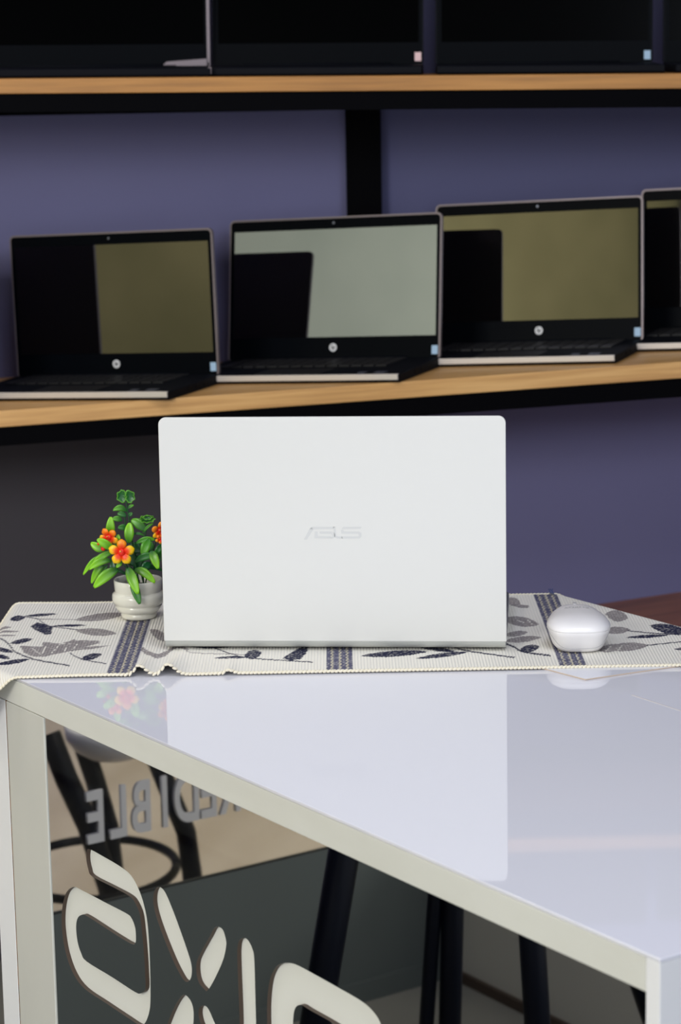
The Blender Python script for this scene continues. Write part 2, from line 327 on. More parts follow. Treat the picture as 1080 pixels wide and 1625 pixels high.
# ------------------------------------------------------------------ shelf laptops
LW, LD, LEAN, LH = 0.3445, 0.1821, 0.1174, 0.2229
def shelf_laptop(mat_w, label, dim=False, badge=True, sticker=m_stick, LW=LW, LEAN=LEAN, LD=LD, LH=LH):
    t = thing('laptop', label, 'laptop', mat_w)
    # local frame: x from -LW to 0, y from 0 (front) to LD (hinge), z up
    bm = bmesh.new(); pts = [(0, .0025), (0.004, 0), (LD, 0), (LD, .0155), (0, .0125)]
    for x in (-LW, 0): pass
    lo = [bm.verts.new((-LW, y, z)) for y, z in pts]; hi = [bm.verts.new((0, y, z)) for y, z in pts]
    bm.faces.new(lo); bm.faces.new(hi[::-1])
    for i in range(5): bm.faces.new((lo[i], hi[i], hi[(i + 1) % 5], lo[(i + 1) % 5]))
    base = obj('base', bm, m_deck, t, bevel=0.0015)
    if not dim:
        bm = bmesh.new(); box(bm, -LW + .003, -.001, -0.0012, 0.004, 0.0045, 0.0133); obj('front_lip', bm, m_silver, t, bevel=0.0008)
        bm = bmesh.new()
        for r in range(5):
            for k in range(14):
                x = -LW + .03 + k * .0204; y = .075 + r * .0185
                box(bm, x, x + .0172, y, y + .0155, .0146, .0166)
        obj('keyboard', bm, m_key, t)
        obj('touchpad', BX(-LW * .66, -LW * .36, .008, .062, .0134, .0142), m_key, t)
        bm = bmesh.new(); box(bm, -.045, -.028, .012, .026, .0134, .0141); box(bm, -.072, -.060, .012, .024, .0134, .0141)
        obj('palm_rest_sticker', bm, m_base, t)
        bm = bmesh.new()
        for y0, y1 in ((.06, .075), (.085, .095), (.11, .122)): box(bm, -.0004, .0008, y0, y1, .005, .010)
        obj('port', bm, m_black, t)
    bm = bmesh.new(); tube(bm, [(-LW * .85, LD - .001, .0125), (-LW * .15, LD - .001, .0125)], .0055, 10); obj('hinge', bm, m_deck, t, smooth=True)
    lid = bpy.data.objects.new('lid', None)
    bm = bmesh.new(); prism(bm, rrect(-LW, 0, 0, LH, 0.008), 0, 0.006)
    ml = Matrix.Translation((0, LD, .012)) @ Matrix.Rotation(pi / 2 - LEAN, 4, 'X')   # x right, y up the lid, z towards the viewer
    def onlid(b, dz=0):
        for v in b.verts: v.co = ml @ (v.co + Vector((0, 0, dz)))
        return b
    lid = obj('lid', onlid(bm, -0.006), m_rim if not dim else m_deck, t)
    bm = bmesh.new(); prism(bm, rrect(-LW + .0028, -.0028, .001, LH - .0028, .006), 0, .0006); obj('bezel', onlid(bm), m_bezel, lid)
    sx0, sx1 = -LW + .0095, -.0075
    obj('screen', onlid(BX(sx0, sx1, LH * .165, LH * .915, .0006, .0010)), m_screen_dim if dim else m_screen, lid)
    bm = bmesh.new(); prism(bm, [(-LW / 2 + .002 * cos(a * .5236), LH * .957 + .002 * sin(a * .5236)) for a in range(12)], .0006, .0009)
    obj('webcam', onlid(bm), m_base, lid)
    if badge:
        cx, cy = -LW / 2 + 0.002, LH * .092
        bm = bmesh.new(); prism(bm, [(cx + .0064 * cos(k * pi / 12), cy + .0064 * sin(k * pi / 12)) for k in range(24)], .0006, .0009)
        bd = obj('badge', onlid(bm), m_badge, lid)
        bm = bmesh.new()
        def bar(x0, y0, x1, y1, wd=.0010):
            d = Vector((x1 - x0, y1 - y0, 0)).normalized(); n = Vector((-d.y, d.x, 0)) * wd / 2
            q = [(cx + x0 - n.x, cy + y0 - n.y), (cx + x1 - n.x, cy + y1 - n.y), (cx + x1 + n.x, cy + y1 + n.y), (cx + x0 + n.x, cy + y0 + n.y)]
            prism(bm, q, .0009, .0011)
        bar(-.0034, -.0022, -.0010, .0050); bar(-.0024, .0014, -.0006, .0014); bar(-.0004, .0014, -.0014, -.0022)
        bar(-.0005, -.0048, .0016, .0018); bar(.0014, .0016, .0032, .0016); bar(.0032, .0016, .0022, -.0020); bar(.0004, -.0022, .0022, -.0022)
        obj('badge_letters', onlid(bm), m_bezel, bd)
    if sticker:
        obj('corner_sticker', onlid(BX(-.0135, -.0035, LH * .035, LH * .035 + .0135, .0011, .0014)), sticker, lid)
    return t
def on_shelf(x, y, yaw, o=a0, X=ex, Zz=ez):
    wv = X * cos(yaw) - ey * sin(yaw); dv = X * sin(yaw) + ey * cos(yaw)
    return mw(o + X * x + ey * y, wv, dv, Zz)
K = dict(LD=.1601, LH=.2248)
shelf_laptop(on_shelf(-.088, -.036, .44), 'open dark laptop just left of the frame, beside the leftmost visible one', LW=.3629, LEAN=.08, sticker=None, **K)
shelf_laptop(on_shelf(.2505, -.020, .4429), 'open dark laptop leftmost on the lower oak shelf, left half of its screen black', LW=.3629, LEAN=.0677, **K)
shelf_laptop(on_shelf(.5894, -.0089, .4347), 'open dark laptop with pale grey reflection, right behind the top of the white laptop', LW=.3649, LEAN=.2052, **K)
shelf_laptop(on_shelf(.9118, .0269, .3872), 'open dark laptop with olive reflection, right of the pale grey one on the oak shelf', LW=.3394, LEAN=.1817, **K)
shelf_laptop(on_shelf(1.250, .022, .39), 'open laptop cut by the right photo edge, showing only black screen and silver lip', sticker=None, LW=.350, LEAN=.16, **K)
def up(x, yaw, y=.09): return on_shelf(x, y, yaw, u0, exu, ezu)
la = shelf_laptop(up(.2985, -.06), 'black laptop on the upper shelf, far left, with a thin grey right rim', dim=True, badge=False, sticker=None)
obj('side_rim', BX(-.004, .0008, .002, .05, .004, .0135), m_rim, la)
obj('lid_rim', BX(-.0035, .001, .1830, .1895, .013, .20), m_rim, la)
bm = bmesh.new(); lo_ = [bm.verts.new((x, .178, z)) for x, z in ((-.075, .0135), (-.004, .0135), (-.004, .026), (-.066, .022))]
hi_ = [bm.verts.new((v.co.x, .181, v.co.z)) for v in lo_]; bm.faces.new(lo_); bm.faces.new(hi_[::-1])
for k in range(4): bm.faces.new((lo_[k], hi_[k], hi_[(k + 1) % 4], lo_[(k + 1) % 4]))
obj('hinge_cap', bm, m_rim, la)
shelf_laptop(up(.6095, .05), 'black laptop on the upper shelf with a pinkish white sticker on its lower right corner', dim=True, badge=False, sticker=m_stick2, LW=.328)
shelf_laptop(up(.968, .03), 'black laptop on the upper shelf with a pale blue sticker, above the olive reflecting laptop', dim=True, badge=False, sticker=m_stick, LW=.336)
shelf_laptop(up(1.330, .03), 'black laptop at the right end of the upper shelf, cut by the photo edge', dim=True, badge=False, sticker=None)
def blackout(x0, x1, y0, y1, z1, label):
    t = thing('blackout_cabinet', label, 'cabinet', Vector(((x0 + x1) / 2, (y0 + y1) / 2, 0)))
    dx, dy = (x1 - x0) / 2, (y1 - y0) / 2
    obj('body', BX(-dx, dx - .02, -dy, dy, 0, z1), m_black, t, bevel=.004)
    obj('door', BX(dx - .019, dx, -dy + .004, -.002, .03, z1 - .02), m_black, t); obj('door', BX(dx - .019, dx, .002, dy - .004, .03, z1 - .02), m_black, t)
    return t
blackout(-3.4, -3.28, -2.9, -1.28, 2.9, 'added black cabinet out of view on the left wall, for dark screen reflections')  # unseen, added so the rightmost laptop screen reflects black
struct('trim_reflected', BX(-3.398, -3.385, 0.42, 1.62, 1.7, 2.95), m_sage)  # unseen board added for the pale reflection in one laptop screen

# ------------------------------------------------------------------ table runner
XL, XR, Y0, Y1 = -0.43, 0.62, 2.357, 2.690
ED = []
for i in range(len(POLY)):
    p, q = POLY[i], POLY[(i + 1) % len(POLY)]; d = (q - p); d.z = 0; L_ = d.length; d /= L_
    ED.append((p.x, p.y, d.x, d.y, L_))
def drape(X, Y, lift=0.0):
    X = np.asarray(X, float); Y = np.asarray(Y, float)
    best = np.full(X.shape, 1e9); bx = X.copy(); by = Y.copy(); inside = np.ones(X.shape, bool)
    for px, py, dx, dy, L_ in ED:
        t = np.clip((X - px) * dx + (Y - py) * dy, 0, L_); cx = px + t * dx; cy = py + t * dy
        d2 = np.hypot(X - cx, Y - cy); s = (-(dy) * (X - px) + dx * (Y - py)); inside &= s > 0
        mk = d2 < best; best = np.where(mk, d2, best); bx = np.where(mk, cx, bx); by = np.where(mk, cy, by)
    e = np.where(inside, 0, best); r = 0.012; TH_ = 0.95
    e1 = np.minimum(e, r * TH_); e2 = e - e1; ang = e1 / r
    out = r * np.sin(ang) + e2 * cos(TH_); down = r * (1 - np.cos(ang)) + e2 * sin(TH_)
    k = np.where(e > 1e-9, out / np.maximum(e, 1e-9), 1.0)
    nx = np.where(inside, X, bx + (X - bx) * k); ny = np.where(inside, Y, by + (Y - by) * k)
    f = Y - Y0
    def bump(c, wl, wr, amp, dec, sh=0.0):
        xx = X - c - sh * f; return amp * np.exp(-(xx / np.where(xx < 0, wl, wr)) ** 2) * np.exp(-np.maximum(f, 0) / dec)
    z = T + 0.0025 + lift + bump(-.207, .006, .009, .0095, .045, .1) + bump(-.178, .007, .010, .0105, .045, .12) + bump(-.1165, .004, .007, .0032, .03)
    z = z + 0.0006 * np.sin(X * 31 + Y * 12) * np.clip((-.1 - X) * 8, 0, 1) + 0.0006
    return nx, ny, z - down
NXg, NYg = 740, 235
gx, gy = np.meshgrid(np.linspace(XL, XR, NXg), np.linspace(Y0, Y1, NYg), indexing='ij')
wav = 0.0012 * np.sin(gx * 9) * 1.0
wx, wy, wz = drape(gx, gy)
verts = np.stack([wx.ravel(), wy.ravel(), wz.ravel()], 1)
# flat pattern coordinates (photo frame) for drawing the woven motifs
def pix(X, Y, Zc=T):
    dx, dy, dz = X, Y, np.full_like(X, Zc - CAM.z)
    dep = dy * Fv.y + dz * Fv.z
    return 540 + F * (dx * Rr.x + dy * Rr.y + dz * Rr.z) / dep, 812.5 - F * (dx * Ur.x + dy * Ur.y + dz * Ur.z) / dep
rib = 0.0032
jag = 0.0011 * (((gx / rib) % 1.0) - 0.5)
PU, PV = pix(gx, gy + jag * 2.5)
col = np.zeros((NXg, NYg, 4)); CREAM = np.array([lin(232), lin(229), lin(220), 1])
NAVY = np.array([lin(42), lin(44), lin(68), 1]); GREY = np.array([lin(146), lin(140), lin(140), 1])
ST1 = np.array([lin(88), lin(88), lin(112), 1]); ST2 = np.array([lin(196), lin(188), lin(164), 1])
col[:] = CREAM
def lens(z, p, q, wd, c):
    ox, oy, s = z; x0, y0, x1, y1 = ox + p[0] / s, oy + p[1] / s, ox + q[0] / s, oy + q[1] / s; wd = wd / s
    dx, dy = x1 - x0, y1 - y0; L2_ = dx * dx + dy * dy
    t = ((PU - x0) * dx + (PV - y0) * dy) / L2_; dist = np.abs((PU - x0) * dy - (PV - y0) * dx) / sqrt(L2_)
    tt = np.clip(t, 0, 1); hw = wd / 2 * np.sin(pi * tt) ** 0.7
    col[(t > 0) & (t < 1) & (dist < hw)] = c
def stroke(z, pts, wd, c):
    ox, oy, s = z; pts = catmull([(ox + x / s, oy + y / s) for x, y in pts], 4, False); wd = max(wd / s, 1.1)
    for (x0, y0), (x1, y1) in zip(pts, pts[1:]):
        dx, dy = x1 - x0, y1 - y0; t = np.clip(((PU - x0) * dx + (PV - y0) * dy) / max(dx * dx + dy * dy, 1e-9), 0, 1)
        col[np.hypot(PU - x0 - t * dx, PV - y0 - t * dy) < wd / 2] = c
def poly(z, pts, c):
    ox, oy, s = z; pts = [(ox + x / s, oy + y / s) for x, y in pts]; ins = np.zeros(PU.shape, bool)
    for (x0, y0), (x1, y1) in zip(pts, pts[1:] + pts[:1]):
        if y0 == y1: continue
        cnd = ((y0 > PV) != (y1 > PV)) & (PU < (x1 - x0) * (PV - y0) / (y1 - y0) + x0); ins ^= cnd
    col[ins] = c
Za = (0, 940, 4.0)
lens(Za, (62,192), (160,178), 34, NAVY); lens(Za, (155,172), (365,155), 17, NAVY)
stroke(Za, [(155,175),(240,190),(290,225),(350,240),(490,255)], 5, NAVY)
poly(Za, [(195,235),(240,210),(335,240),(325,285),(290,290),(215,255)], NAVY)
lens(Za, (330,235), (550,225), 15, NAVY); stroke(Za, [(245,190),(480,190)], 4, GREY)
lens(Za, (475,192), (800,150), 46, GREY); lens(Za, (480,262), (740,276), 48, GREY)
stroke(Za, [(-60,270),(0,308),(50,340),(90,390),(150,420),(240,450),(440,487)], 8, NAVY)
for p, q, wd in (((65,342),(208,316),28),((-40,368),(85,397),26),((-40,412),(65,437),26),((-30,475),(190,443),26)): lens(Za, p, q, wd, NAVY)
poly(Za, [(150,400),(125,360),(268,365),(275,335),(400,350),(470,318),(505,345),(625,328),(630,342),(540,366),(700,355),(600,378),(500,388),(420,400),(280,430),(200,425)], GREY)
lens(Za, (130,362), (300,385), 20, GREY); lens(Za, (400,340), (640,330), 22, GREY)
for p, q, wd in (((-60,240),(72,242),20),((-60,266),(125,268),13),((-60,290),(110,293),10)): lens(Za, p, q, wd, GREY)
stroke(Za, [(445,405),(490,435),(560,455),(672,474)], 6, NAVY); lens(Za, (515,445), (645,413), 38, NAVY)
for a_, b_ in (((300,350),(270,410)),((380,352),(330,405)),((440,345),(410,395)),((490,350),(460,385)),((200,372),(260,415))): stroke(Za, [a_, b_], 3, CREAM)
stroke(Za, [(905,378),(985,430),(1050,405)], 26, GREY); lens(Za, (950,250), (1080,330), 55, GREY)
Zb = (0, 920, 1.929)
stroke(Zb, [(440,222),(485,243),(540,213),(572,225)], 9, GREY); stroke(Zb, [(570,232),(760,239)], 2, GREY)
lens(Zb, (545,206), (725,210), 22, NAVY); stroke(Zb, [(650,215),(720,240),(780,250),(955,261)], 3, NAVY)
lens(Zb, (655,248), (760,246), 8, NAVY); lens(Zb, (748,243), (800,232), 28, NAVY)
poly(Zb, [(865,250),(880,238),(925,212),(946,210),(938,232),(920,252),(890,256)], NAVY)
Zc = (520, 880, 1.929)
lens(Zc, (102,319), (305,306), 18, NAVY); lens(Zc, (270,327), (430,307), 13, NAVY); lens(Zc, (280,291), (390,306), 13, NAVY)
stroke(Zc, [(370,285),(400,297),(440,306),(570,324)], 4, NAVY); lens(Zc, (390,280), (545,282), 26, NAVY)  # last lens paints the dark under the laptop edge onto the cloth
stroke(Zc, [(540,280),(570,292),(600,307),(680,318)], 5, NAVY); lens(Zc, (585,302), (648,291), 22, NAVY)
lens(Zc, (545,145), (590,160), 26, GREY); stroke(Zc, [(560,155),(585,166),(610,167)], 9, GREY)
lens(Zc, (535,205), (645,222), 30, GREY); lens(Zc, (540,256), (612,246), 17, GREY); lens(Zc, (540,274), (652,262), 18, GREY)
lens(Zc, (850,190), (918,202), 34, GREY); lens(Zc, (840,242), (924,239), 22, GREY)
stroke(Zc, [(920,242),(1000,250),(1095,254)], 3, NAVY); lens(Zc, (912,263), (1045,255), 10, NAVY)
lens(Zc, (985,226), (1110,250), 30, NAVY); lens(Zc, (825,302), (905,288), 24, GREY); lens(Zc, (850,296), (980,287), 26, GREY)
stroke(Zc, [(975,287),(1095,274)], 3, NAVY); lens(Zc, (1060,299), (1110,295), 8, NAVY)
for a_, b_ in (((865,290),(850,305)),((900,288),(885,303)),((610,207),(625,222)),((580,210),(600,216))): stroke(Zc, [a_, b_], 1.5, CREAM)
for xs in (-0.2265, -0.0035, 0.2335):
    hw = .0135; mk = np.abs(gx - xs) < hw; col[mk] = ST1
    for k in (-.5, .0, .5):
        wv = xs + k * hw * 1.15 + .0007 * np.sin(gy * 520 + k * 3)
        col[(np.abs(gx - wv) < .0009)] = ST2
# woven speckle in the coloured yarn
rng = np.random.RandomState(3); sp = rng.rand(NXg, NYg)
coloured = np.abs(col - CREAM).sum(2) > 0.05
mk = coloured & (sp > 0.86); col[mk] = col[mk] * 0.6 + CREAM * 0.4
me = bpy.data.meshes.new('table_runner')
idx = np.arange(NXg * NYg).reshape(NXg, NYg)
faces = np.stack([idx[:-1, :-1], idx[1:, :-1], idx[1:, 1:], idx[:-1, 1:]], -1).reshape(-1, 4)
me.vertices.add(len(verts)); me.vertices.foreach_set('co', verts.ravel())
me.loops.add(faces.size); me.loops.foreach_set('vertex_index', faces.ravel().astype(np.int32))
me.polygons.add(len(faces)); me.polygons.foreach_set('loop_start', np.arange(0, faces.size, 4, dtype=np.int32))
me.polygons.foreach_set('loop_total', np.full(len(faces), 4, dtype=np.int32)); me.polygons.foreach_set('use_smooth', np.ones(len(faces), bool))
me.update(calc_edges=True); me.validate()
ca = me.color_attributes.new('Col', 'FLOAT_COLOR', 'POINT'); ca.data.foreach_set('color', col.reshape(-1))
fl = me.attributes.new('Flat', 'FLOAT_VECTOR', 'POINT'); fl.data.foreach_set('vector', np.stack([gx.ravel(), gy.ravel(), np.zeros(gx.size)], 1).ravel())
m_cloth = colmat('runner_woven_cotton', 0.85, spec=0.2); nt = m_cloth.node_tree
at = nt.nodes.new('ShaderNodeAttribute'); at.attribute_name = 'Flat'
wvn = nt.nodes.new('ShaderNodeTexWave'); wvn.bands_direction = 'X'; wvn.inputs['Scale'].default_value = 1 / rib / 20 * 2 * pi * 1.0
wvn.inputs['Distortion'].default_value = 0.6; wvn.inputs['Detail Scale'].default_value = 8
bp = nt.nodes.new('ShaderNodeBump'); bp.inputs['Strength'].default_value = 0.55; bp.inputs['Distance'].default_value = 0.0008
nt.links.new(at.outputs['Vector'], wvn.inputs['Vector']); nt.links.new(wvn.outputs['Fac'], bp.inputs['Height'])
nt.links.new(bp.outputs[0], nt.nodes['Principled BSDF'].inputs['Normal'])
me.materials.append(m_cloth)
run = bpy.data.objects.new('table_runner', me); C.objects.link(run)
tag(run, 'cream ribbed table runner with navy leaves, grey flowers and three striped bands', 'table runner')
def hem(y, lab):
    bm = bmesh.new(); n = int((XR - XL) / 0.0041); xs = np.linspace(XL, XR, n)
    dx_, dy_, dz_ = drape(xs, np.full(n, y))
    for i in range(n - 1):
        c = Vector((dx_[i], dy_[i], dz_[i] - .0004)); t = Vector((dx_[i + 1] - dx_[i], dy_[i + 1] - dy_[i], dz_[i + 1] - dz_[i])).normalized()
        q = t.to_track_quat('X', 'Z').to_matrix() @ Matrix.Rotation(0.5, 3, 'Z') @ Matrix.Rotation(-0.25, 3, 'Y')
        r = bmesh.ops.create_uvsphere(bm, u_segments=8, v_segments=5, radius=1)['verts']
        for v in r: v.co = c + q @ Vector((v.co.x * .0034, v.co.y * .0017, v.co.z * .0015))
    o = obj('hem', bm, m_hem, run, smooth=True); return o
hem(Y0, 'front'); hem(Y1, 'back')
# threads fraying at the back end of the right band
bm = bmesh.new()
for k in range(3):
    x = .240 + k * .0016; z_ = drape(np.array([x]), np.array([Y1 - .002]))[2][0]
    tube(bm, [(x, Y1 - .006, z_ + .001), (x + random.uniform(-.002, .002), Y1 - .001, z_ + .004), (x + random.uniform(-.003, .003), Y1, z_ + .006)], .0006, 5)
obj('loose_thread', bm, mat('thread_blue', rgb(60, 74, 120), 0.8), run)
# thin acrylic sheet under the runner
bm = bmesh.new(); k0 = Vector((0.241, 2.312, 0)); d1 = Vector((-.039, .048, 0)).normalized(); d2 = Vector((.102, .048, 0)).normalized()
prism(bm, [(t.x, t.y) for t in (k0, k0 + d2 * .155, k0 + d2 * .155 + d1 * .14, k0 + d1 * .14)], 0, .0013)
shp = tag(obj('acrylic_sheet', bm, [m_sheet, m_sheetedge]), 'thin white sheet whose corner sticks out from under the runner below the mouse', 'sheet'); shp.location.z = T + 0.0002
for f in shp.data.polygons:
    if abs(f.normal.z) < .5: f.material_index = 1

# ------------------------------------------------------------------ white laptop
yw = 0.0862; wl = Vector((cos(yw), -sin(yw), 0)); dl = Vector((sin(yw), cos(yw), 0)); O = Vector((-0.0089, 2.4386, T + 0.0038))
lap = thing('laptop', 'large silver white laptop seen from behind, open on the table runner', 'laptop', mw(O, wl, dl, Z))
W2 = .1795
bm = bmesh.new(); prism(bm, rrect(-W2, W2, .0095, .2175, .004), 0.0015, .0145); obj('base', bm, m_base, lap, bevel=.002)
for x in (-.15, .15):
    for y in (.02, .19): obj('rubber_foot', BX(x - .012, x + .012, y - .003, y + .003, 0, .002), m_key, lap)
bm = bmesh.new()
for r in range(5):
    for k in range(15): box(bm, -.15 + k * .02, -.1332 + k * .02, .02 + r * .019, .0362 + r * .019, .0145, .0160)
obj('keyboard', bm, m_key, lap)
obj('touchpad', BX(-.055, .055, .135, .205, .0145, .0149), m_hinge, lap)
ln = -0.0274; HL = .2445
mlid = Matrix.Translation((0, 0, .002)) @ Matrix.Rotation(pi / 2 - ln * -1.0 * -1.0, 4, 'X')
# lid frame: x right, y up the lid, z towards the camera
mlid = Matrix.Translation((0, 0, .002)) @ Matrix(((1, 0, 0, 0), (0, -sin(ln), -cos(ln), 0), (0, cos(ln), -sin(ln), 0), (0, 0, 0, 1)))
def onl(b, dz=0):
    for v in b.verts: v.co = mlid @ (v.co + Vector((0, 0, dz)))
    return b
bm = bmesh.new()
top = rrect(-W2 - .0005, W2 + .0005, 0.0075, HL, .0075, 8)
top = [p for p in top if p[1] > .016] ; top = [(-W2 - .0005, .0075), (W2 + .0005, .0075)] + top
prism(bm, top, -.0055, 0); lid = obj('lid', onl(bm), m_lid, lap, bevel=.0009, segs=3); lid['label'] = 'silver white lid with a faint brand logo'
# curved lower edge and hinge bar
bm = bmesh.new(); prof = [(0.0075, 0), (0.005, -.0006), (.0028, -.0020), (.001, -.0042), (.0004, -.0065), (.0004, -.010), (.0075, -.0055)]
lo = [bm.verts.new((-W2 + .0005, y, z)) for y, z in prof]; hi = [bm.verts.new((W2 - .0005, y, z)) for y, z in prof]
bm.faces.new(lo); bm.faces.new(hi[::-1])
for i in range(len(prof)): bm.faces.new((lo[i], hi[i], hi[(i + 1) % len(prof)], lo[(i + 1) % len(prof)]))
obj('hinge_cover', onl(bm), m_hinge, lap, smooth=False, bevel=.0004)
obj('screen_bezel', onl(BX(-W2 + .003, W2 - .003, .012, HL - .003, -.0062, -.0055)), m_bezel, lid)
obj('screen', onl(BX(-W2 + .009, W2 - .009, .028, HL - .010, -.0066, -.0062)), m_screen_dim, lid)
# brand logo on the lid
def lg(x, y): return ((x - 520) / 6 * .36 / 547, HL * .502 - (y - 278) / 6 * .36 / 547 * 1.03)
bm = bmesh.new()
for q in ([(245,338),(275,338),(335,244),(318,218),(300,240)], [(322,218),(540,218),(528,240),(300,242)],
          [(350,262),(378,262),(378,304),(500,304),(512,326),(345,326)], [(398,262),(520,262),(545,285),(545,310),(520,326),(505,326),(516,300),(506,284),(398,282)],
          [(527,218),(547,218),(552,300),(575,308),(612,308),(612,328),(560,328),(535,310)],
          [(622,218),(798,218),(786,238),(604,240)], [(600,248),(622,248),(630,262),(600,262)],
          [(602,262),(770,262),(795,280),(795,310),(776,328),(604,328),(604,308),(760,308),(770,300),(762,284),(602,282)]):
    prism(bm, [lg(*p) for p in q], 0, .0002)
obj('brand_logo', onl(bm), m_logo, lid)

# ------------------------------------------------------------------ mouse
mo = thing('computer_mouse', 'white wireless mouse on the runner over the right striped band', 'mouse', Matrix.Translation((0.2468, 2.450, T + .0036)) @ Matrix.Rotation(-0.02, 4, 'Z'))
def sup(a, sx, sy, e=0.62):
    c, s = cos(a), sin(a); x, y = sx * math.copysign(abs(c) ** e, c), sy * math.copysign(abs(s) ** e, s)
    return (x * (1 - .42 * max(0.0, (y + .012) / .06) ** 1.4), y)
def loft(rows, n=56, e=.62):
    bm = bmesh.new(); rings = []
    for z, sx, sy, tilt in rows:
        if sx < 1e-5: rings.append([bm.verts.new((0, 0, z))]); continue
        rg = []
        for k in range(n):
            x, y = sup(2 * pi * k / n, sx, sy, e); rg.append(bm.verts.new((x, y, z + tilt * (y / .05))))
        rings.append(rg)
    for a, b in zip(rings, rings[1:]):
        for k in range(n):
            k2 = (k + 1) % n
            if len(b) == 1: bm.faces.new((a[k], a[k2], b[0]))
            else: bm.faces.new((a[k], a[k2], b[k2], b[k]))
    bm.faces.new(rings[0][::-1]); return bm
obj('lower_body', loft([(0, .0205, .036, 0), (.0012, .0245, .0405, 0), (.005, .0275, .0435, .0002), (.012, .0300, .0460, .0006), (.019, .0322, .0478, .001), (.0225, .0333, .0488, .0008), (.0235, .0331, .0486, .0006)]), m_mouse, mo, smooth=True)
obj('top_shell', loft([(.0233, .0331, .0486, .0006), (.0243, .0335, .0490, .0006), (.0262, .0328, .0482, .0006), (.0298, .0300, .0450, .0008), (.0328, .0250, .0390, .001), (.0346, .0180, .0290, .0008), (.0355, .0090, .0150, .0004), (.0358, 0, 0, 0)]), m_mouse, mo, smooth=True)
def mbody(ang, z):
    zz = [0, .0012, .005, .012, .019, .0225]; xs = [.0205, .0245, .0275, .03, .0322, .0333]; ys = [.036, .0405, .0435, .046, .0478, .049]
    x, y = sup(ang, float(np.interp(z, zz, xs)) + .00012, float(np.interp(z, zz, ys)) + .00012); return (x, y, z + .0010 * (y / .05))
bm = bmesh.new()
pth = [(pi * 1.02, .0220), (pi * 1.10, .0205), (pi * 1.20, .0145), (pi * 1.27, .0095), (pi * 1.36, .0068), (pi * 1.5, .0062), (pi * 1.64, .0068), (pi * 1.73, .0095), (pi * 1.80, .0145), (pi * 1.90, .0205), (pi * 1.98, .0220)]
pth = catmull(pth, 5, False); tube(bm, [mbody(a, z) for a, z in pth], .00022, 5); obj('seam', bm, m_mousegrey, mo)
bm = text_mesh('ROBOT', .0068, .00012, sx=1.05, spacing=1.15)
for v in bm.verts:
    x, y = -v.co.x, -v.co.y - .0; yy = y + .013
    zt = float(np.interp(abs(yy), [0, .015, .029, .039, .045, .0484], [.0358, .0355, .0346, .0328, .0303, .0278])) + .001 * yy / .05
    zt2 = float(np.interp(abs(x), [0, .009, .018, .025], [0, -.0003, -.0012, -.003]))
    v.co = Vector((x, yy, zt + zt2 + .0008 + v.co.z))
obj('print', bm, m_mousegrey, mo)['label'] = 'small grey lettering, upside down to the camera'
obj('scroll_wheel', BX(-.002, .002, .036, .043, .0335, .0350), m_mousegrey, mo, bevel=.0008)

# ------------------------------------------------------------------ potted plant
PC = onz(220, 986, T); PC = Vector((PC.x, 2.61, T + 0.0036))
pl = thing('potted_plant', 'artificial plant with red and yellow flowers in a small white ribbed pot', 'plant', PC)
pr = [(0, 0), (.0185, 0), (.0195, .0015), (.0200, .0045), (.0190, .0058), (.0192, .0064), (.0222, .0074), (.0238, .0095), (.0262, .0135), (.0252, .0146), (.0252, .0154), (.0276, .0168), (.0290, .0200), (.0293, .0245), (.0288, .0275), (.0266, .0292), (.0256, .0297), (.0257, .0305),
      (.0262, .0320), (.0266, .0370), (.0270, .0430), (.0262, .0437), (.0250, .0430), (.0244, .0370), (.0242, .030)]
bm = bmesh.new(); lathe(bm, pr, 64); obj('pot', bm, m_pot, pl, smooth=True)
bm = bmesh.new(); lathe(bm, [(.0243, .034), (.012, .0355), (0, .036)], 32); obj('pot_filler', bm, m_soil, pl, smooth=True)
def pp(x, y, dy=0.0):                            # close-up coordinates -> point in the plant's own frame
    return ony(120 + x / 6.77, 760 + y / 6.77, PC.y + dy) - PC
KS = (PC.y / F) / 6.77
def colbm(name, bm, cols, m, parent, smooth=True):
    me = bpy.data.meshes.new(name); bm.verts.index_update(); bmesh.ops.recalc_face_normals(bm, faces=bm.faces); bm.to_mesh(me); bm.free()
    c = me.color_attributes.new('Col', 'FLOAT_COLOR', 'POINT'); c.data.foreach_set('color', np.array(cols, float).ravel())
    me.materials.append(m); o = bpy.data.objects.new(name, me); C.objects.link(o); o.parent = parent
    for f in me.polygons: f.use_smooth = smooth
    md = o.modifiers.new('thick', 'SOLIDIFY'); md.thickness = .0005
    return o
DK = (lin(18), lin(84), lin(40), 1); MD = (lin(52), lin(128), lin(34), 1); BR = (lin(138), lin(208), lin(30), 1)
def mixc(a, b, t): return tuple(a[i] * (1 - t) + b[i] * t for i in range(4))
